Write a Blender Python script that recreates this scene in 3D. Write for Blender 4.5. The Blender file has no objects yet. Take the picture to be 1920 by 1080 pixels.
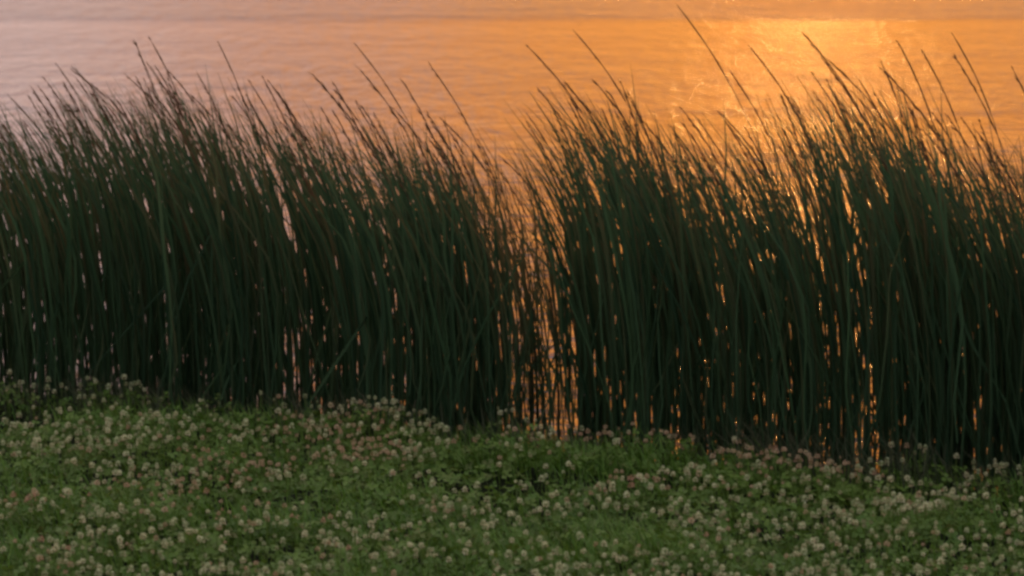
import bpy, math, random
import numpy as np
from mathutils import Vector, noise

random.seed(7)
R = math.radians
SC = bpy.context.scene
COL = SC.collection

# ------------------------------------------------------------------ camera
CAM_Z = 1.87                       # above the clover bank
PITCH = 7.6                        # degrees below the horizon
HFOV = R(18.0)
cam_d = bpy.data.cameras.new('camera')
cam_d.sensor_width = 36.0
cam_d.angle = HFOV
cam_d.clip_start = 0.1
cam_d.clip_end = 6000
cam_d.dof.use_dof = True
cam_d.dof.focus_distance = 9.8
cam_d.dof.aperture_fstop = 6.0
cam = bpy.data.objects.new('camera', cam_d)
COL.objects.link(cam)
cam.location = (0, 0, CAM_Z)
cam.rotation_euler = (R(90 - PITCH), 0, 0)
SC.camera = cam

# ------------------------------------------------------------------ sky, sun, exposure
SUN_EL = 7.5                       # degrees above the horizon
SUN_AZ = 5.2                       # degrees to the right of straight ahead
sun_dir = Vector((math.sin(R(SUN_AZ)) * math.cos(R(SUN_EL)),
                  math.cos(R(SUN_AZ)) * math.cos(R(SUN_EL)),
                  math.sin(R(SUN_EL))))
W = bpy.data.worlds.new('World')
SC.world = W
W.use_nodes = True
nt = W.node_tree
nt.nodes.clear()
N = nt.nodes.new
L = nt.links.new


def mth(nodes, links, op, a, b=None, clamp=False):
    n = nodes.new('ShaderNodeMath')
    n.operation = op
    n.use_clamp = clamp
    for i, v in enumerate((a, b)):
        if v is None:
            continue
        if isinstance(v, (int, float)):
            n.inputs[i].default_value = v
        else:
            links.new(v, n.inputs[i])
    return n.outputs[0]


sky = N('ShaderNodeTexSky')
sky.sky_type = 'NISHITA'
sky.sun_disc = False
sky.sun_elevation = R(SUN_EL)
sky.sun_rotation = R(SUN_AZ)
sky.altitude = 0
sky.air_density = 1.0
sky.dust_density = 0.6
sky.ozone_density = 1.0
bg1 = N('ShaderNodeBackground')
bg1.inputs['Strength'].default_value = 0.006
L(sky.outputs[0], bg1.inputs['Color'])
# high thin cloud over the whole sky, lit by the setting sun: orange round the sun, then pink, then grey
tc = N('ShaderNodeTexCoord')
dot = N('ShaderNodeVectorMath')
dot.operation = 'DOT_PRODUCT'
L(tc.outputs['Generated'], dot.inputs[0])
dot.inputs[1].default_value = sun_dir
ang = mth(nt.nodes, nt.links, 'ARCCOSINE', mth(nt.nodes, nt.links, 'MINIMUM', dot.outputs['Value'], 1.0))
nz = N('ShaderNodeTexNoise')
nz.inputs['Scale'].default_value = 3.0
nz.inputs['Detail'].default_value = 5
mp = N('ShaderNodeMapping')
mp.inputs['Scale'].default_value = (1, 1, 3.5)
L(tc.outputs['Generated'], mp.inputs[0])
L(mp.outputs[0], nz.inputs['Vector'])
cl = N('ShaderNodeMapRange')
cl.inputs[1].default_value = 0.3
cl.inputs[2].default_value = 0.7
cl.inputs[3].default_value = 0.85
cl.inputs[4].default_value = 1.15
L(nz.outputs['Fac'], cl.inputs[0])
ramp = N('ShaderNodeValToRGB')
ramp.color_ramp.interpolation = 'EASE'
el = ramp.color_ramp.elements
el[0].position = 0.0
el[0].color = (0.60, 0.185, 0.002, 1)
el[1].position = 1.0
el[1].color = (0.25, 0.27, 0.285, 1)
for pos, c3 in ((0.031, (0.52, 0.125, 0.002)), (0.045, (0.36, 0.112, 0.03)), (0.058, (0.32, 0.15, 0.125)), (0.085, (0.36, 0.25, 0.25)),
                (0.13, (0.375, 0.295, 0.315)), (0.25, (0.385, 0.33, 0.345)), (0.5, (0.33, 0.335, 0.345))):
    e = el.new(pos)
    e.color = (*c3, 1)
L(mth(nt.nodes, nt.links, 'DIVIDE', ang, math.pi), ramp.inputs[0])
bg2 = N('ShaderNodeBackground')
L(ramp.outputs[0], bg2.inputs['Color'])
L(mth(nt.nodes, nt.links, 'MULTIPLY', cl.outputs[0], 2.0), bg2.inputs['Strength'])
ad1 = N('ShaderNodeAddShader')
L(bg1.outputs[0], ad1.inputs[0])
L(bg2.outputs[0], ad1.inputs[1])
wo = N('ShaderNodeOutputWorld')
L(ad1.outputs[0], wo.inputs['Surface'])

sun_d = bpy.data.lights.new('sun', 'SUN')
sun_d.energy = 0.011
sun_d.color = (1.0, 0.50, 0.16)
sun_d.angle = R(0.5)
sun = bpy.data.objects.new('sun', sun_d)
COL.objects.link(sun)
sun.rotation_euler = sun_dir.to_track_quat('Z', 'Y').to_euler()
sun.location = (6, 40, 20)

SC.view_settings.view_transform = 'Standard'
SC.view_settings.look = 'None'
SC.view_settings.gamma = 1
SC.view_settings.use_curve_mapping = False
SC.view_settings.exposure = 0.0
SC.cycles.filter_width = 2.9
SC.cycles.use_denoising = True
SC.cycles.max_bounces = 6
SC.cycles.sample_clamp_indirect = 4


# ------------------------------------------------------------------ geometry of the view (used to measure the place)
def ray(u, v):
    """direction of the ray through photo pixel (u, v) of 1920 x 1080"""
    t = math.tan(HFOV / 2)
    x = (u - 960) / 960 * t
    y = -(v - 540) / 960 * t
    p = R(PITCH)
    return Vector((x, math.cos(p) + y * math.sin(p), -math.sin(p) + y * math.cos(p)))


def on_ground(u, v, z=0.0):
    d = ray(u, v)
    k = (z - CAM_Z) / d.z
    return d.x * k, d.y * k


def height_at(v, dist, u=960):
    d = ray(u, v)
    return CAM_Z + d.z / d.y * dist


def lerp_table(tab, x):
    if x <= tab[0][0]:
        return tab[0][1]
    for (a, b), (c2, d) in zip(tab, tab[1:]):
        if x <= c2:
            return b + (d - b) * (x - a) / (c2 - a)
    return tab[-1][1]


# foot of the reeds = edge of the clover bank
EDGE = [on_ground(u, v, .085) for u, v in ((-900, 660), (0, 718), (250, 735), (480, 760), (720, 785), (960, 803),
                                     (1200, 822), (1440, 848), (1680, 866), (1920, 885), (2800, 950))]


def edge_y(x):
    return lerp_table(EDGE, x)


WATER_Z = -0.10

# hollows (dark) in the clover, as photo pixels -> ground
HOLLOWS = []
for u, v, rx, ry, dep in ((40, 800, .17, .17, .07), (110, 795, .10, .12, .05), (1010, 930, .22, .10, .06), (1180, 940, .15, .08, .05),
                          (450, 985, .22, .10, .05), (1870, 985, .16, .12, .06), (1600, 905, .10, .08, .05), (1640, 1010, .12, .06, .04),
                          (480, 845, .09, .08, .05), (1420, 1020, .1, .05, .04), (780, 870, .06, .06, .04), (100, 1055, .08, .05, .05),
                          (150, 965, .15, .07, .03), (1270, 935, .1, .07, .05), (340, 800, .12, .08, .03), (1330, 1000, .18, .06, .02)):
    x, y = on_ground(u, v)
    HOLLOWS.append((x, y, rx, ry, dep))


def hollow(x, y):
    s = 0.0
    for hx, hy, rx, ry, dep in HOLLOWS:
        q = ((x - hx) / rx) ** 2 + ((y - hy) / ry) ** 2
        if q < 6:
            s += 1.4 * dep * math.exp(-q)
    return s


def bank_z(x, y):
    b = y - edge_y(max(-6, min(6, x)))
    n = noise.noise(Vector((x * 1.3, y * 1.3, 3.1))) * 0.035 + noise.noise(Vector((x * 3.6, y * 5, 1.7))) * 0.062
    z = n
    if b > 0:
        z = n * max(0, 1 - b) - min(0.45, 0.24 * b)
    z -= hollow(x, y)
    return max(z, -.08) if b < .2 else z


# ------------------------------------------------------------------ materials
def new_mat(name):
    m = bpy.data.materials.new(name)
    m.use_nodes = True
    m.node_tree.nodes.clear()
    return m, m.node_tree.nodes, m.node_tree.links


def leaf_mat(name, col_a, col_b, col_c, transl, rough=0.5, spec=0.3):
    """col_a..col_b by the blade's own tint, col_c where it is dry (attribute 'dry')"""
    m, n, l = new_mat(name)
    at = n.new('ShaderNodeAttribute')
    at.attribute_name = 'tint'
    dr = n.new('ShaderNodeAttribute')
    dr.attribute_name = 'dry'
    m1 = n.new('ShaderNodeMix')
    m1.data_type = 'RGBA'
    l.new(at.outputs['Fac'], m1.inputs[0])
    m1.inputs[6].default_value = (*col_a, 1)
    m1.inputs[7].default_value = (*col_b, 1)
    m2 = n.new('ShaderNodeMix')
    m2.data_type = 'RGBA'
    l.new(dr.outputs['Fac'], m2.inputs[0])
    l.new(m1.outputs[2], m2.inputs[6])
    m2.inputs[7].default_value = (*col_c, 1)
    p = n.new('ShaderNodeBsdfPrincipled')
    p.inputs['Roughness'].default_value = rough
    p.inputs['Specular IOR Level'].default_value = spec
    l.new(m2.outputs[2], p.inputs['Base Color'])
    t = n.new('ShaderNodeBsdfTranslucent')
    tr = n.new('ShaderNodeMix')     # light passing through a blade comes out brighter and yellower
    tr.data_type = 'RGBA'
    tr.blend_type = 'MULTIPLY'
    tr.clamp_result = False
    tr.inputs[0].default_value = 1.0
    l.new(m2.outputs[2], tr.inputs[6])
    tr.inputs[7].default_value = (1.5, 1.4, 1.1, 1)
    l.new(tr.outputs[2], t.inputs['Color'])
    mx = n.new('ShaderNodeMixShader')
    mx.inputs[0].default_value = transl
    l.new(p.outputs[0], mx.inputs[1])
    l.new(t.outputs[0], mx.inputs[2])
    o = n.new('ShaderNodeOutputMaterial')
    l.new(mx.outputs[0], o.inputs[0])
    return m


M_REED = leaf_mat('reed_leaf', (0.022, 0.052, 0.027), (0.066, 0.120, 0.060), (0.15, 0.105, 0.05), 0.5, 0.6, 0.15)
M_STEM = leaf_mat('reed_stem', (0.035, 0.06, 0.025), (0.06, 0.08, 0.032), (0.24, 0.12, 0.05), 0.3, 0.5)
M_SEED = leaf_mat('reed_seed_head', (0.10, 0.05, 0.03), (0.15, 0.075, 0.04), (0.2, 0.11, 0.06), 0.3, 0.7, 0.1)
M_CLOVER = leaf_mat('clover_leaf', (0.068, 0.138, 0.018), (0.155, 0.23, 0.04), (0.19, 0.14, 0.07), 0.25, 0.5, 0.3)
M_GRASS = leaf_mat('bank_grass', (0.065, 0.145, 0.018), (0.14, 0.25, 0.036), (0.16, 0.14, 0.07), 0.3, 0.5, 0.3)
M_HEAD = leaf_mat('clover_flower_fresh', (0.22, 0.29, 0.13), (0.74, 0.71, 0.50), (0.54, 0.31, 0.22), 0.25, 0.7, 0.1)
M_PALEGRASS = leaf_mat('shore_grass', (0.05, 0.07, 0.035), (0.09, 0.10, 0.06), (0.14, 0.11, 0.07), 0.3, 0.6, 0.2)


def soil_mat():
    m, n, l = new_mat('bank_soil')
    tc = n.new('ShaderNodeTexCoord')
    nz = n.new('ShaderNodeTexNoise')
    nz.inputs['Scale'].default_value = 9
    nz.inputs['Detail'].default_value = 8
    l.new(tc.outputs['Object'], nz.inputs['Vector'])
    cr = n.new('ShaderNodeValToRGB')
    cr.color_ramp.elements[0].position = 0.3
    cr.color_ramp.elements[0].color = (0.010, 0.013, 0.006, 1)
    cr.color_ramp.elements[1].position = 0.75
    cr.color_ramp.elements[1].color = (0.024, 0.030, 0.013, 1)
    l.new(nz.outputs['Fac'], cr.inputs[0])
    p = n.new('ShaderNodeBsdfPrincipled')
    p.inputs['Roughness'].default_value = 0.95
    p.inputs['Specular IOR Level'].default_value = 0.1
    l.new(cr.outputs[0], p.inputs['Base Color'])
    b = n.new('ShaderNodeBump')
    b.inputs['Strength'].default_value = 0.6
    b.inputs['Distance'].default_value = 0.02
    l.new(nz.outputs['Fac'], b.inputs['Height'])
    l.new(b.outputs[0], p.inputs['Normal'])
    o = n.new('ShaderNodeOutputMaterial')
    l.new(p.outputs[0], o.inputs[0])
    return m


def water_mat():
    m, n, l = new_mat('lake_water')
    tc = n.new('ShaderNodeTexCoord')

    def nz(scale, stretch, detail, dist=0.0):
        mp = n.new('ShaderNodeMapping')
        mp.inputs['Scale'].default_value = stretch
        mp.inputs['Rotation'].default_value = (0, 0, R(12))
        l.new(tc.outputs['Object'], mp.inputs[0])
        t = n.new('ShaderNodeTexNoise')
        t.inputs['Scale'].default_value = scale
        t.inputs['Detail'].default_value = detail
        t.inputs['Roughness'].default_value = 0.55
        t.inputs['Distortion'].default_value = dist
        l.new(mp.outputs[0], t.inputs['Vector'])
        return t.outputs['Fac']
    a = nz(1.6, (1.0, 0.8, 1), 3, 0.2)
    b = nz(7.0, (1.0, 0.9, 1), 3, 0.0)
    h1 = mth(n, l, 'MULTIPLY', a, 0.042)
    h2 = mth(n, l, 'MULTIPLY', b, 0.028)
    # short-crested wavelets running to the left before the wind
    c = nz(5.0, (1.1, 0.26, 1), 2, 0.1)
    h = mth(n, l, 'ADD', mth(n, l, 'ADD', h1, h2), mth(n, l, 'MULTIPLY', c, 0.034))
    # wind-ruffled streaks, and rougher open water farther out
    pn = nz(0.12, (0.5, 1.6, 1), 3, 0.2)
    sep = n.new('ShaderNodeSeparateXYZ')
    l.new(tc.outputs['Object'], sep.inputs[0])
    yy = mth(n, l, 'ADD', sep.outputs['Y'], mth(n, l, 'MULTIPLY', pn, 14.0))
    far = n.new('ShaderNodeMapRange')
    far.interpolation_type = 'SMOOTHSTEP'
    far.inputs[1].default_value = 44
    far.inputs[2].default_value = 52
    far.inputs[3].default_value = 0.0
    far.inputs[4].default_value = 1.6
    l.new(yy, far.inputs[0])
    ruf = n.new('ShaderNodeMapRange')
    ruf.inputs[1].default_value = 0.35
    ruf.inputs[2].default_value = 0.65
    ruf.inputs[3].default_value = 0.75
    ruf.inputs[4].default_value = 1.25
    l.new(pn, ruf.inputs[0])
    h = mth(n, l, 'MULTIPLY', h, mth(n, l, 'ADD', far.outputs[0], ruf.outputs[0]))
    bp = n.new('ShaderNodeBump')
    bp.inputs['Strength'].default_value = 1.0
    bp.inputs['Distance'].default_value = 1.0
    l.new(h, bp.inputs['Height'])
    p = n.new('ShaderNodeBsdfPrincipled')
    p.inputs['Base Color'].default_value = (0.025, 0.03, 0.028, 1)
    p.inputs['Roughness'].default_value = 0.065
    p.inputs['IOR'].default_value = 1.33
    l.new(bp.outputs[0], p.inputs['Normal'])
    o = n.new('ShaderNodeOutputMaterial')
    l.new(p.outputs[0], o.inputs[0])
    return m


# ------------------------------------------------------------------ helpers
class MB:
    """collects strips and faces with the two colour attributes"""
    def __init__(self):
        self.v, self.f, self.t, self.d = [], [], [], []

    def strip(self, pts, widths, side, tint, dry0, dry1, fold=0.0, up=None):
        """a blade: centre line pts, half width vector side * width; folded along its midrib"""
        b = len(self.v)
        k = len(pts)
        for i, (p, w) in enumerate(zip(pts, widths)):
            s = side * w
            q = p if up is None else p - up * (w * fold)
            dr = dry0 + (dry1 - dry0) * (i / (k - 1)) ** 2
            self.v += [p - s, q, p + s]
            self.t += [tint] * 3
            self.d += [dr] * 3
        for i in range(k - 1):
            a = b + 3 * i
            self.f += [(a, a + 1, a + 4, a + 3), (a + 1, a + 2, a + 5, a + 4)]

    def tube(self, pts, radii, tint, dry0, dry1, sides=4):
        b = len(self.v)
        k = len(pts)
        for i, (p, r) in enumerate(zip(pts, radii)):
            for j in range(sides):
                a = 2 * math.pi * j / sides
                self.v.append(p + Vector((math.cos(a) * r, math.sin(a) * r, 0)))
            self.t += [tint] * sides
            self.d += [dry0 + (dry1 - dry0) * (i / (k - 1)) ** 2.5] * sides
        for i in range(k - 1):
            for j in range(sides):
                a, c = b + i * sides + j, b + i * sides + (j + 1) % sides
                self.f.append((a, c, c + sides, a + sides))

    def add(self, vs, fs, tint, dry):
        b = len(self.v)
        self.v += vs
        self.t += [tint] * len(vs)
        self.d += [dry] * len(vs)
        self.f += [tuple(i + b for i in f) for f in fs]

    def mesh(self, name, mat, smooth=False):
        me = bpy.data.meshes.new(name)
        me.from_pydata([tuple(q) for q in self.v], [], self.f)
        a = me.attributes.new('tint', 'FLOAT', 'POINT')
        a.data.foreach_set('value', self.t)
        a = me.attributes.new('dry', 'FLOAT', 'POINT')
        a.data.foreach_set('value', self.d)
        me.materials.append(mat)
        if smooth:
            me.polygons.foreach_set('use_smooth', [True] * len(me.polygons))
        me.update()
        return me

    def build(self, name, mat, parent=None, smooth=False):
        return link(name, self.mesh(name, mat, smooth), parent)


def link(name, me, parent=None):
    o = bpy.data.objects.new(name, me)
    COL.objects.link(o)
    if parent is not None:
        o.parent = parent
    return o


def empty(name, loc, label, cat, group=None):
    o = bpy.data.objects.new(name, None)
    COL.objects.link(o)
    o.location = loc
    o.empty_display_size = 0.05
    o['label'] = label
    o['category'] = cat
    if group:
        o['group'] = group
    return o


ONES = ('', 'first', 'second', 'third', 'fourth', 'fifth', 'sixth', 'seventh', 'eighth', 'ninth', 'tenth', 'eleventh', 'twelfth', 'thirteenth',
        'fourteenth', 'fifteenth', 'sixteenth', 'seventeenth', 'eighteenth', 'nineteenth')


def ordinal(k):
    if k < 20:
        return ONES[k]
    t = ('twent', 'thirt', 'fort', 'fift')[k // 10 - 2]
    return t + 'ieth' if k % 10 == 0 else t + 'y-' + ONES[k % 10]


def count_off(things):
    """look-alikes in one place are told apart by their order across the picture"""
    by = {}
    for o in things:
        by.setdefault(o['label'], []).append(o)
    for lab, os_ in by.items():
        if len(os_) > 1:
            os_.sort(key=lambda o: o.location.x / o.location.y)
            for k, o in enumerate(os_):
                o['label'] = f'{lab}, {ordinal(k + 1)} from left'


# ------------------------------------------------------------------ the setting: bank and lake bed, water
xs = np.unique(np.concatenate([np.linspace(-3000, -60, 12), np.linspace(-60, -5, 16), np.linspace(-5, -2.2, 30),
                               np.linspace(-2.2, 2.2, 150), np.linspace(2.2, 5, 30), np.linspace(5, 60, 16), np.linspace(60, 3000, 12)]))
ys = np.unique(np.concatenate([np.linspace(-3000, -50, 10), np.linspace(-50, 6.5, 30), np.linspace(6.5, 13.5, 190),
                               np.linspace(13.5, 60, 20), np.linspace(60, 4000, 14)]))
vs = [(x, y, bank_z(x, y)) for y in ys for x in xs]
nx = len(xs)
fs = [(j * nx + i, j * nx + i + 1, (j + 1) * nx + i + 1, (j + 1) * nx + i) for j in range(len(ys) - 1) for i in range(nx - 1)]
me = bpy.data.meshes.new('ground')
me.from_pydata(vs, [], fs)
me.polygons.foreach_set('use_smooth', [True] * len(me.polygons))
me.materials.append(soil_mat())
g = link('ground', me)
g['kind'] = 'structure'
g['label'] = 'grassy clover bank sloping down to the lake'

wv, wf = [], []
wx = [-3000, -300, -30, 0, 30, 300, 3000]
wy = [9.0, 30, 100, 400, 4000]
wv = [(x, y, WATER_Z) for y in wy for x in wx]
wf = [(j * 7 + i, j * 7 + i + 1, (j + 1) * 7 + i + 1, (j + 1) * 7 + i) for j in range(len(wy) - 1) for i in range(6)]
me = bpy.data.meshes.new('water')
me.from_pydata(wv, [], wf)
me.materials.append(water_mat())
w = link('water', me)
w['kind'] = 'structure'
w['label'] = 'rippled lake water reflecting the pink and orange sunset'

# ------------------------------------------------------------------ reeds
# height of the leafy mass along the bank, read off the photo: (pixel u of the tip, pixel v of the top)
TOP = [(-500, 250), (0, 262), (90, 240), (180, 215), (320, 205), (430, 235), (560, 262), (640, 255), (720, 285), (830, 310),
       (900, 315), (960, 325), (1000, 320), (1050, 265), (1085, 215), (1150, 245), (1250, 262), (1330, 290), (1390, 330),
       (1450, 285), (1520, 222), (1590, 190), (1650, 220), (1740, 250), (1800, 290), (1870, 330), (1960, 340), (2500, 320)]
# how closely they stand (1 = thick), by pixel u of the foot
DENS = [(-600, .9), (0, .75), (60, .9), (200, 1.0), (520, 1.0), (560, .62), (600, .75), (660, .8), (700, .85), (760, 1.0), (930, 1.0),
        (950, .85), (965, .62), (1000, .55), (1075, .58), (1105, .85), (1200, .9), (1260, 1.0), (1400, .92), (1440, .7), (1500, .85), (1560, 1.0),
        (1800, .85), (1850, .9), (2600, .9)]
REF_Y = 10.9


def u_of(x, y):
    return 960 + 960 * x / (y * math.cos(R(PITCH)) + 0) / math.tan(HFOV / 2)


def reed_height(x_tip, y):
    yy = edge_y(x_tip) + 0.55
    u = u_of(x_tip, yy)
    v = lerp_table(TOP, u)
    return height_at(v, yy, u)


def bend(base, h, lean, ly, power, t):
    """centre line of a wind-bent shoot: upright below, swept to the left above"""
    return Vector((base.x - lean * h * t ** power, base.y + ly * h * t ** 1.6,
                   base.z + h * t * (1 - 0.10 * lean * t * t)))


def blade(mb, base, h, lean, ly, power, width, tint, dry, rng, k=9, t0=0.0):
    ang = rng.uniform(0, math.pi)
    side = Vector((math.cos(ang), math.sin(ang) * 0.7, 0)).normalized()
    up = Vector((-side.y, side.x, 0))
    pts, ws = [], []
    wa, wf, wp = rng.uniform(.005, .021), rng.uniform(4, 12), rng.uniform(0, 6.28)   # blades are never quite straight
    snap = rng.uniform(.45, .8) if rng.random() < .012 else 0
    sdir = rng.choice((-.8, -.6, .6))
    for i in range(k):
        t = i / (k - 1)
        if snap and t > snap:        # a broken blade folds over
            q = pts[-1]
            pts.append(q + Vector((sdir, 0, -.9)) * .8 * (h / (k - 1)))
        else:
            pts.append(bend(base, h, lean, ly, power, t) + Vector((wa * (math.sin(wf * t + wp) - math.sin(wp)), 0, 0)))
        e = min(1.0, (1 - t) * 3.0) ** 0.85 * (0.42 + 0.58 * min(1, t * 1.7))
        ws.append(max(0.0004, width * 0.5 * e))
    mb.strip(pts, ws, side, tint, 0.0, dry, 0.35, up)


def seed_head(mb, pts, rng, size):
    """narrow plume swept by the wind along the last part of the stalk"""
    n = len(pts)
    for i in range(n - 1):
        for j in range(3):
            p = pts[i].lerp(pts[i + 1], rng.random())
            ax = (pts[i + 1] - pts[i]).normalized()
            ln = size * rng.uniform(.25, .6) * (1 - 0.5 * i / n)
            off = Vector((rng.uniform(-.35, .12), rng.uniform(-.3, .3), rng.uniform(-.2, .15)))
            d = (ax + off).normalized() * ln
            s = Vector((rng.uniform(-1, 1), rng.uniform(-1, 1), rng.uniform(-.3, .3))).normalized()
            mb.strip([p, p + d * .5, p + d], [0.0008, 0.0026, 0.0005], s, rng.random(), 0, rng.random() * .5)


def make_reed(rng, x, y, h, lean, stalk, nleaf, sink, parts, stalk_h=None, head=1.0, width=1.0, dead=False):
    """parts: callable(kind) -> MB to fill; local coordinates at the foot"""
    o = Vector((0, 0, -sink))
    hh = h + sink
    pw = rng.uniform(3.0, 4.2)
    dead = dead or rng.random() < .05
    ly = rng.uniform(-.05, .05)
    if stalk:
        sh = (stalk_h if stalk_h else h * rng.choice((.96, .99, 1.02, 1.05, 1.08))) + sink
        k = 12
        ls = lean * rng.uniform(.9, 1.15)
        pts = [bend(o, sh, ls, ly, pw, i / (k - 1)) for i in range(k)]
        rad = [0.0030 * (1 - 0.72 * i / (k - 1)) for i in range(k)]
        mb = parts('stem')
        mb.tube(pts, rad, rng.random(), .0, 1.0, 4)
        if head > 0:
            mb = parts('seed_head')
            hp = [bend(o, sh, ls, ly, pw, t) for t in (.84, .87, .9, .93, .955, .98, 1.0)]
            mb.tube(hp, [.0016] * 6 + [.0006], .3, 0, .3, 4)
            seed_head(mb, hp, rng, 0.075 * head)
    else:
        mb = parts('stem')
        k = 7
        pts = [bend(o, hh * .62, lean * .45, ly, pw, i / (k - 1)) for i in range(k)]
        mb.tube(pts, [0.0046 * (1 - 0.5 * i / (k - 1)) for i in range(k)], rng.random(), .0, .2, 4)
    for i in range(2):              # short crossing leaves low down
        b = o + Vector((rng.gauss(0, .04), rng.gauss(0, .04), 0))
        blade(parts('leaf'), b, hh * rng.uniform(.25, .85), rng.gauss(.04, .19), rng.gauss(0, .1), 1.5, rng.uniform(.006, .011) * width, rng.random(), rng.choice((0, 0, .6)), rng, 6)
    for i in range(nleaf):
        t0 = rng.uniform(0, 1) ** 2 * .36 if i else 0
        b = bend(o, hh * .62, lean * .45, ly, pw, t0)
        lh = hh * rng.uniform(.88, 1.02) - (b.z - o.z)
        if i == 0:
            lh = hh
        fan = rng.gauss(0, .06)
        b = b + Vector((rng.gauss(0, .03), rng.gauss(0, .03), 0)) if i else b
        blade(parts('leaf'), b, lh, lean * rng.uniform(.7, 1.35) * (hh / max(lh, .2)) ** .4 + fan, rng.gauss(0, .06), pw + rng.uniform(-.6, .3),
              rng.uniform(.0075, .0128) * width, rng.random(), 1.6 if dead else rng.choice((0, 0, .1, .3, .8)), rng)


SECTIONS = [(150, 'in pale end of the reed bed', 'reeds at the pale end of the stand'),
            (420, 'in thick clump below pink water', 'reeds of the dark clump under the pink water'),
            (640, 'in thinner strip left of centre', 'reeds of the thinner strip'),
            (940, 'in clump before the glowing gap', 'reeds of the clump before the gap'),
            (1090, 'in sparse glowing orange gap', 'reeds in the glowing gap'),
            (1400, 'in clump past the glowing gap', 'reeds of the clump past the gap'),
            (1680, 'in clump under brightest yellow water', 'reeds under the brightest water'),
            (2300, 'in last dark clump at right', 'reeds of the last dark clump')]


def section(u):
    for lim, ph, gr in SECTIONS:
        if u <= lim:
            return ph, gr
    return SECTIONS[-1][1:]


rng = random.Random(21)
plants = []
X0, X1 = -3.3, 3.3
gold = 0.5
while len(plants) < 760:
    gold = (gold + 0.6180339887) % 1.0
    x = X0 + (X1 - X0) * gold + rng.gauss(0, .01)
    b = rng.uniform(0.0, 1.0) ** 0.9 * 1.3 - 0.03
    y = edge_y(x) + b
    u = u_of(x, y)
    if rng.random() > lerp_table(DENS, u) * (1 + .3 * noise.noise(Vector((x * 9, b * 1.5, 0)))):
        continue
    lean = rng.uniform(.11, .24)
    h0 = 0.95
    h = reed_height(x - lean * h0 * .9, y) - bank_z(x, y) + rng.gauss(.115, .02) + .05 * noise.noise(Vector((x * 7, 0, 3)))
    h *= rng.uniform(.94, 1.02)
    plants.append(dict(x=x, y=y, b=b, u=u, h=max(.35, h), lean=lean, stalk=rng.random() < .38,
                       n=rng.choice((4, 5, 5, 6)), seed=rng.random()))

# stalks that stand out singly against the water: (tip u, tip v, distance into the stand, lean, head, label)
SOLO = [
    (414, 78, .45, .22, .5, 'lone thin brown reed stalk rising high above the left reeds into pink water'),
    (122, 122, .5, .5, 1.0, 'leftmost brown reed stalk sweeping far over the pale reeds'),
    (158, 124, .42, .48, 1.1, 'drooping brown reed stalk next to the leftmost sweeping one'),
    (232, 140, .6, .46, .9, 'brown reed stalk arching over the dark clump between pale reeds and lone stalk'),
    (338, 130, .5, .38, .8, 'short brown reed stalk just before the lone thin stalk'),
    (585, 140, .4, .42, 1.3, 'thick brown reed stalk bent above the thinner strip'),
    (674, 80, .55, .40, .4, 'long thin reed stalk reaching up before the pink-orange change'),
    (672, 132, .35, .42, 1.4, 'dark brown reed plume below the long thin stalk'),
    (830, 120, .5, .30, .9, 'upright brown reed stalk between long thin stalk and the double stalk'),
    (770, 150, .45, .28, 1.2, 'dark narrow reed plume beside the upright brown stalk'),
    (975, 88, .45, .44, 1.0, 'tall straight reed stalk pointing out of the clump past the gap'),
    (1060, 58, .6, .42, .5, 'faint tall reed stalk above the clump past the gap against orange water'),
    (1120, 150, .5, .40, 1.3, 'brown reed plume low against the orange water past the gap'),
    (1275, 8, .7, .40, .3, 'highest thin reed stalk touching the top edge of the picture'),
    (1368, 130, .5, .36, .8, 'fine reed stalk before the brightest yellow water'),
    (1420, 85, .6, .32, .6, 'slim reed stalk standing in the yellow glow'),
    (1500, 60, .45, .40, 1.2, 'long dark reed stalk crossing the brightest yellow water'),
    (1580, 105, .4, .38, 1.2, 'dark reed stalk tip leaning over the tall yellow-backed clump'),
    (1678, 78, .5, .24, .7, 'steep dark reed stalk right of the yellow glow'),
    (1690, 130, .4, .36, 1.9, 'forked brown reed plume with a broad feathery head right of the glow'),
    (1735, 92, .5, .26, .5, 'thin kinked reed stalk beside the forked plume'),
    (1790, 65, .6, .25, .4, 'thin reed stalk rising highest over the last dark clump'),
    (1815, 105, .5, .30, .8, 'brown reed stalk below the highest one of the last clump'),
    (1890, 130, .4, .26, 1.0, 'rightmost dark reed stalk at the picture edge'),
]
for tu, tv, b, lean, head, lab in SOLO:
    lean *= .62
    # foot from the tip: the stalk sweeps left, so the foot stands to the right of the tip
    x = (tu - 960) / 960 * math.tan(HFOV / 2) * 11.0
    for _ in range(4):
        y = edge_y(x) + b
        tip_h = height_at(tv, y, tu)
        h = (tip_h - bank_z(x, y)) / (1 - .10 * lean)
        xt = ray(tu, tv).x / ray(tu, tv).y * y
        x = xt + lean * h
    y = edge_y(x) + b
    plants.append(dict(x=x, y=y, b=b, u=u_of(x, y), h=h * .78, lean=lean, stalk=True, sh=h, head=head, n=4, seed=.5, label=lab))

# the 300 that show largest stand as single plants: the singled-out stalks, the front row and other stalks in view
inview = [p for p in plants if -60 < p['u'] < 2060 and 'label' not in p]
inview.sort(key=lambda p: p['b'] - (.35 if p['stalk'] else 0) - (p['h'] - .8) * .6)
single = [p for p in plants if 'label' in p] + inview[:300 - len(SOLO)]
ids = set(id(p) for p in single)

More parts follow.
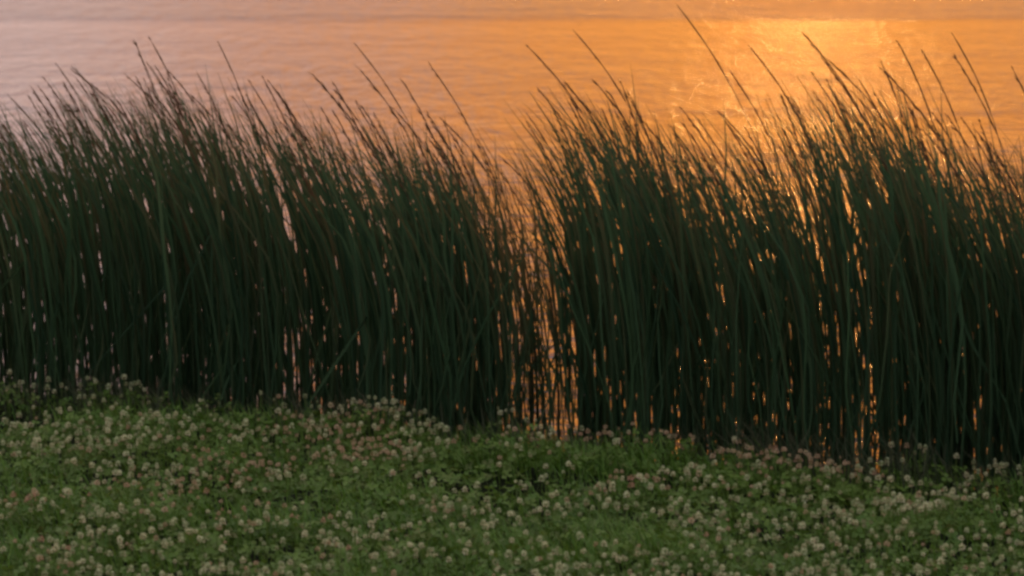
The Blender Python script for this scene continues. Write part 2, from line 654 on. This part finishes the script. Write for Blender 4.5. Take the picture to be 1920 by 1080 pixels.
REEDS = []
mass = MB()
massstem = MB()
masshead = MB()
for p in plants:
    r2 = random.Random(p['seed'] * 1e6 + p['x'])
    z = bank_z(p['x'], p['y'])
    if id(p) in ids:
        if 'label' in p:
            lab, grp = p['label'], 'reed stalks standing out against the water'
        else:
            ph, grp = section(p['u'])
            size = 'tall' if p['h'] > .95 else ('short' if p['h'] < .72 else 'middle-sized')
            kind = 'brown-plumed reed' if p['stalk'] else 'leafy reed'
            row = 'at clover edge' if p['b'] < .2 else ('behind front row' if p['b'] < .5 else 'far back')
            lab = f'{size} {kind} {row} {ph}'
        e = empty('reed', (p['x'], p['y'], z), lab, 'reed', grp)
        REEDS.append(e)
        made = []

        def parts(kind):
            mb = MB()
            made.append((kind, mb))
            return mb
        make_reed(r2, 0, 0, p['h'], p['lean'], p['stalk'], p['n'], .03, parts, p.get('sh'), p.get('head', 1.0), .55 if 950 < p['u'] < 1085 else 1.0, 945 < p['u'] < 1090)
        for kind, mb in made:
            mb.build(kind, {'stem': M_STEM, 'seed_head': M_SEED, 'leaf': M_REED}[kind], e, True)
    else:
        marks = [(m, len(m.v)) for m in (mass, massstem, masshead)]
        make_reed(r2, 0, 0, p['h'], p['lean'], p['stalk'], p['n'], .03,
                  lambda k: {'stem': massstem, 'seed_head': masshead, 'leaf': mass}[k], width=.55 if 950 < p['u'] < 1085 else 1.0, dead=945 < p['u'] < 1090)
        off = Vector((p['x'], p['y'], z))
        for m, a in marks:
            for i in range(a, len(m.v)):
                m.v[i] = m.v[i] + off
count_off(REEDS)
o = mass.build('reed_bed', M_REED, None, True)
o['kind'] = 'stuff'
o['label'] = 'thick dark mass of wind-bent reeds along the shore'
o['category'] = 'reeds'
for m, nm, mt in ((massstem, 'stems', M_STEM), (masshead, 'seed_heads', M_SEED)):
    q = m.build(nm, mt, o, True)
    q['kind'] = 'stuff'

# ------------------------------------------------------------------ clover: leaves and grass as one carpet
rng = random.Random(5)
YN = 6.9


def fill(x):                        # grassy patches without flowers, from the photo
    return noise.noise(Vector((x[0] * 1.7, x[1] * 2.4, 9.3)))


leafset = MB()


def clover_leaf(mb, x, y, z, rng):
    h = rng.uniform(.02, .085) * (.95 + .8 * noise.noise(Vector((x * 9, y * 9, 6))))
    s = rng.uniform(.010, .019)
    dx, dy = rng.gauss(0, .015), rng.gauss(0, .015)
    c = Vector((x + dx, y + dy, z + h))
    tint = min(1, max(0, .45 + .5 * noise.noise(Vector((x * 2.1, y * 2.1, 4))) + rng.gauss(0, .22)))
    dry = max(0, min(1, rng.gauss(-.1, .25)))
    a0 = rng.uniform(0, 6.28)
    nrm = Vector((rng.gauss(0, .45), rng.gauss(-.15, .45), 1)).normalized()
    ex = nrm.orthogonal().normalized()
    ey = nrm.cross(ex)
    for j in range(3):
        a = a0 + j * 2.094
        d = ex * math.cos(a) + ey * math.sin(a)
        q = ex * -math.sin(a) + ey * math.cos(a)
        lift = nrm * s * rng.uniform(-.1, .5)
        tipp = c + d * s * 1.15 + lift
        mb.add([c, c + d * s * .6 - q * s * .5 + lift, tipp, c + d * s * .6 + q * s * .5 + lift], [(0, 1, 2), (0, 2, 3)], tint, dry)


n = 0
while n < 36000:
    y = YN + (12.2 - YN) * rng.random() ** 1.15
    half = y * .158 + 1.0
    x = rng.uniform(-half, half)
    if y > edge_y(x) + .12 * rng.random() + .04:
        continue
    n += 1
    hl = hollow(x, y)
    if rng.random() < hl * 13:
        continue
    clover_leaf(leafset, x, y, bank_z(x, y) - .01, rng)
o = leafset.build('clover_leaves', M_CLOVER)
o['kind'] = 'stuff'
o['label'] = 'low green carpet of clover leaves on the bank'

gr = MB()
n = 0
while n < 22000:
    y = YN + (12.2 - YN) * rng.random() ** 1.1
    half = y * .158 + 1.0
    x = rng.uniform(-half, half)
    if y > edge_y(x) + .3 * rng.random():
        continue
    f = fill((x, y))
    if rng.random() > .35 + f * 1.3:
        continue
    n += 1
    hl = hollow(x, y)
    if rng.random() < hl * 10:
        continue
    z = bank_z(x, y)
    h = rng.uniform(.04, .12) * (1.15 if f > .1 else 1)
    a = rng.uniform(0, 6.28)
    d = Vector((math.cos(a), math.sin(a), 0))
    le = d * h * rng.uniform(.2, .8) + Vector((-h * .25, 0, 0))
    p0 = Vector((x, y, z - .01))
    s = Vector((-d.y, d.x, 0))
    gr.strip([p0, p0 + le * .3 + Vector((0, 0, h * .6)), p0 + le + Vector((0, 0, h))], [.0022, .002, .0003], s,
             min(1, max(0, .5 + rng.gauss(0, .3))), 0, rng.choice((0, 0, .1, .6)))
o = gr.build('grass', M_GRASS)
o['kind'] = 'stuff'
o['label'] = 'short green grass growing between the clover'

# pale grasses along the reed foot
pg = MB()
n = 0
while n < 2600:
    x = rng.uniform(-2.6, 2.6)
    y = edge_y(x) + rng.uniform(-.16, .2)
    u = u_of(x, y)
    k = .45 + (.6 if 1380 < u < 1760 else 0) + (.4 if 120 < u < 330 else 0)
    if rng.random() > k:
        continue
    n += 1
    h = rng.uniform(.06, .17) * (1 + .3 * (1380 < u < 1760))
    p0 = Vector((x, y, bank_z(x, y) - .01))
    le = Vector((rng.gauss(-.2, .25), rng.gauss(0, .2), 0)) * h
    a = rng.uniform(0, 3.14)
    s = Vector((math.cos(a), math.sin(a), 0))
    pg.strip([p0, p0 + le * .25 + Vector((0, 0, h * .6)), p0 + le + Vector((0, 0, h))], [.0018, .0018, .0004], s, rng.random(), 0, .5)
o = pg.build('shore_grass', M_PALEGRASS)
o['kind'] = 'stuff'
o['label'] = 'thin pale grass along the foot of the reeds'


# ------------------------------------------------------------------ clover flowers
def head_mesh(rng, r, dry, tint):
    """a globe of florets: upper ones upright, lower ones drooping"""
    mb = MB()
    nfl = 34
    for i in range(nfl):
        q = 1 - 1.65 * (i + .5) / nfl
        a = i * 2.39996 + rng.uniform(-.2, .2)
        rr = math.sqrt(max(0, 1 - q * q))
        d = Vector((rr * math.cos(a), rr * math.sin(a), q)).normalized()
        droop = Vector((0, 0, -.5 if q < -.1 or dry > .6 else .15))
        tip = (d * r * rng.uniform(.72, 1.18)) + droop * r * .35
        b0 = d * r * .35
        s = d.cross(Vector((.1, .2, 1))).normalized() * r * .20
        up = d.cross(s).normalized() * r * .13
        mid = b0.lerp(tip, .65)
        dd = min(1, max(0, dry + rng.gauss(0, .15) + (.35 if q < -.2 else 0)))
        mb.add([b0, mid - s, mid + up, mid + s, tip], [(0, 1, 2), (0, 2, 3), (1, 4, 2), (2, 4, 3)], min(1, max(0, tint + rng.gauss(0, .15))), dd)
    return mb


rng = random.Random(12)
FRESH = [head_mesh(rng, 1, rng.uniform(0, .15), q) for q in (.2, .4, .55, .75, .95)]
FADED = [head_mesh(rng, 1, rng.uniform(.5, .95), q) for q in (.1, .3, .5, .7, .9)]
PINK = []                           # patches of faded, pinkish-brown heads
for u, v, rx, ry in ((450, 925, .17, .16), (650, 905, .13, .15), (300, 1000, .22, .10), (40, 1005, .12, .10), (690, 925, .1, .12), (460, 1035, .16, .08),
                     (1420, 925, .22, .14), (1560, 940, .12, .1), (1300, 895, .22, .08), (1180, 970, .1, .06), (600, 860, .18, .1), (1050, 880, .3, .08)):
    PINK.append((*on_ground(u, v), rx, ry))


def pinkness(x, y):
    s = 0
    for hx, hy, rx, ry in PINK:
        q = ((x - hx) / rx) ** 2 + ((y - hy) / ry) ** 2
        s = max(s, math.exp(-q))
    return s


flowers = []
tries = 0
while len(flowers) < 5200 and tries < 200000:
    tries += 1
    y = YN + (12.2 - YN) * rng.random()
    half = y * .158 + .8
    x = rng.uniform(-half, half)
    if y > edge_y(x) + .05:
        continue
    pk = pinkness(x, y)
    f = fill((x, y))
    keep = .38 + .9 * pk - (.5 if f > .1 else 0) - hollow(x, y) * 9 + .8 * noise.noise(Vector((x * 4, y * 5, 2)))
    if rng.random() > keep:
        continue
    faded = rng.random() < pk * 1.6 + .10
    flowers.append((x, y, faded, pk))
# keep a little room between heads
grid = {}
kept = []
for fl in flowers:
    key = (int(fl[0] / .024), int(fl[1] / .040))
    if key in grid:
        continue
    grid[key] = 1
    kept.append(fl)
flowers = kept

HM = {(f, i): (FADED if f else FRESH)[i].mesh('flower_head', M_HEAD, True) for f in (0, 1) for i in range(5)}
stem_mb = MB()
stem_mb.tube([Vector((0, 0, 0)), Vector((.03, .01, .5)), Vector((0, 0, 1))], [.0013] * 3, .6, 0, .2, 3)


def stem_mesh():
    m = MB()
    m.tube([Vector((0, 0, -.02)), Vector((.006, .003, .05)), Vector((0, 0, .105))], [.0014, .0013, .0012], .6, 0, .15, 4)
    return m.mesh('stem', M_CLOVER)


SM = stem_mesh()


def flower_where(u, v):
    col = ('at the far left', 'near the pink-brown patch', 'before the thin reeds', 'left of the gap',
           'below the glowing gap', 'right of the gap', 'below the brightest reeds', 'at the far right')[max(0, min(7, int(u / 240)))]
    row = 'along bottom edge' if v > 1020 else ('in near rows' if v > 950 else ('in middle rows' if v > 880 else 'close to reeds'))
    return row, col


def v_of(x, y, z):
    p = R(PITCH)
    dy, dz = y, z - CAM_Z
    f = dy * math.cos(p) - dz * math.sin(p)
    up = dy * math.sin(p) + dz * math.cos(p)
    return 540 - up / f / math.tan(HFOV / 2) * 960


for i, (x, y, fd, pk) in enumerate(flowers):
    z = bank_z(x, y)
    flowers[i] = (x, y, fd, z, u_of(x, y), v_of(x, y, z + .09))
inv = [f for f in flowers if 8 < f[4] < 1912 and f[5] < 1068]
inv.sort(key=lambda f: f[1])
near = inv[:300]
nset = set(near)
rest = MB()
BLOOMS = []
reststem = MB()
for f in flowers:
    x, y, fd, z, u, v = f
    r = rng.choice((.0056, .0066, .0076, .0085, .0092, .010, .0115)) * (.92 if fd else 1)
    sc = rng.uniform(.75, 1.3)
    if f in nset:
        row, col = flower_where(u, v)
        lab = ('faded pinkish-brown' if fd else 'pale greenish-white') + f' clover head {row} {col}'
        e = empty('clover_flower', (x, y, z), lab, 'flower', 'clover flowers on the bank')
        BLOOMS.append(e)
        s = link('stem', SM, e)
        s.scale = (1, 1, sc)
        s.rotation_euler = (0, 0, rng.uniform(0, 6.28))
        hd = link('flower_head', HM[(int(fd), rng.randrange(5))], e)
        hd.location = (0, 0, .105 * sc)
        hd.scale = (r, r, r * rng.uniform(.85, 1.1))
        hd.rotation_euler = (rng.gauss(0, .25), rng.gauss(0, .25), rng.uniform(0, 6.28))
    else:
        src = (FADED if fd else FRESH)[rng.randrange(5)]
        c = Vector((x, y, z + .105 * sc))
        b = len(rest.v)
        ca, sa = math.cos(sc * 40), math.sin(sc * 40)
        rest.v += [Vector((q.x * ca - q.y * sa, q.x * sa + q.y * ca, q.z)) * r + c for q in src.v]
        rest.t += src.t
        rest.d += src.d
        rest.f += [tuple(k + b for k in q) for q in src.f]
        reststem.tube([Vector((x, y, z - .02)), c], [.0014, .0012], .6, 0, .15, 3)
count_off(BLOOMS)
o = rest.build('clover_flowers', M_HEAD, None, True)
o['kind'] = 'stuff'
o['label'] = 'countless small clover flower heads farther up the bank'
o['category'] = 'flowers'
q = reststem.build('stems', M_CLOVER, o)
q['kind'] = 'stuff'
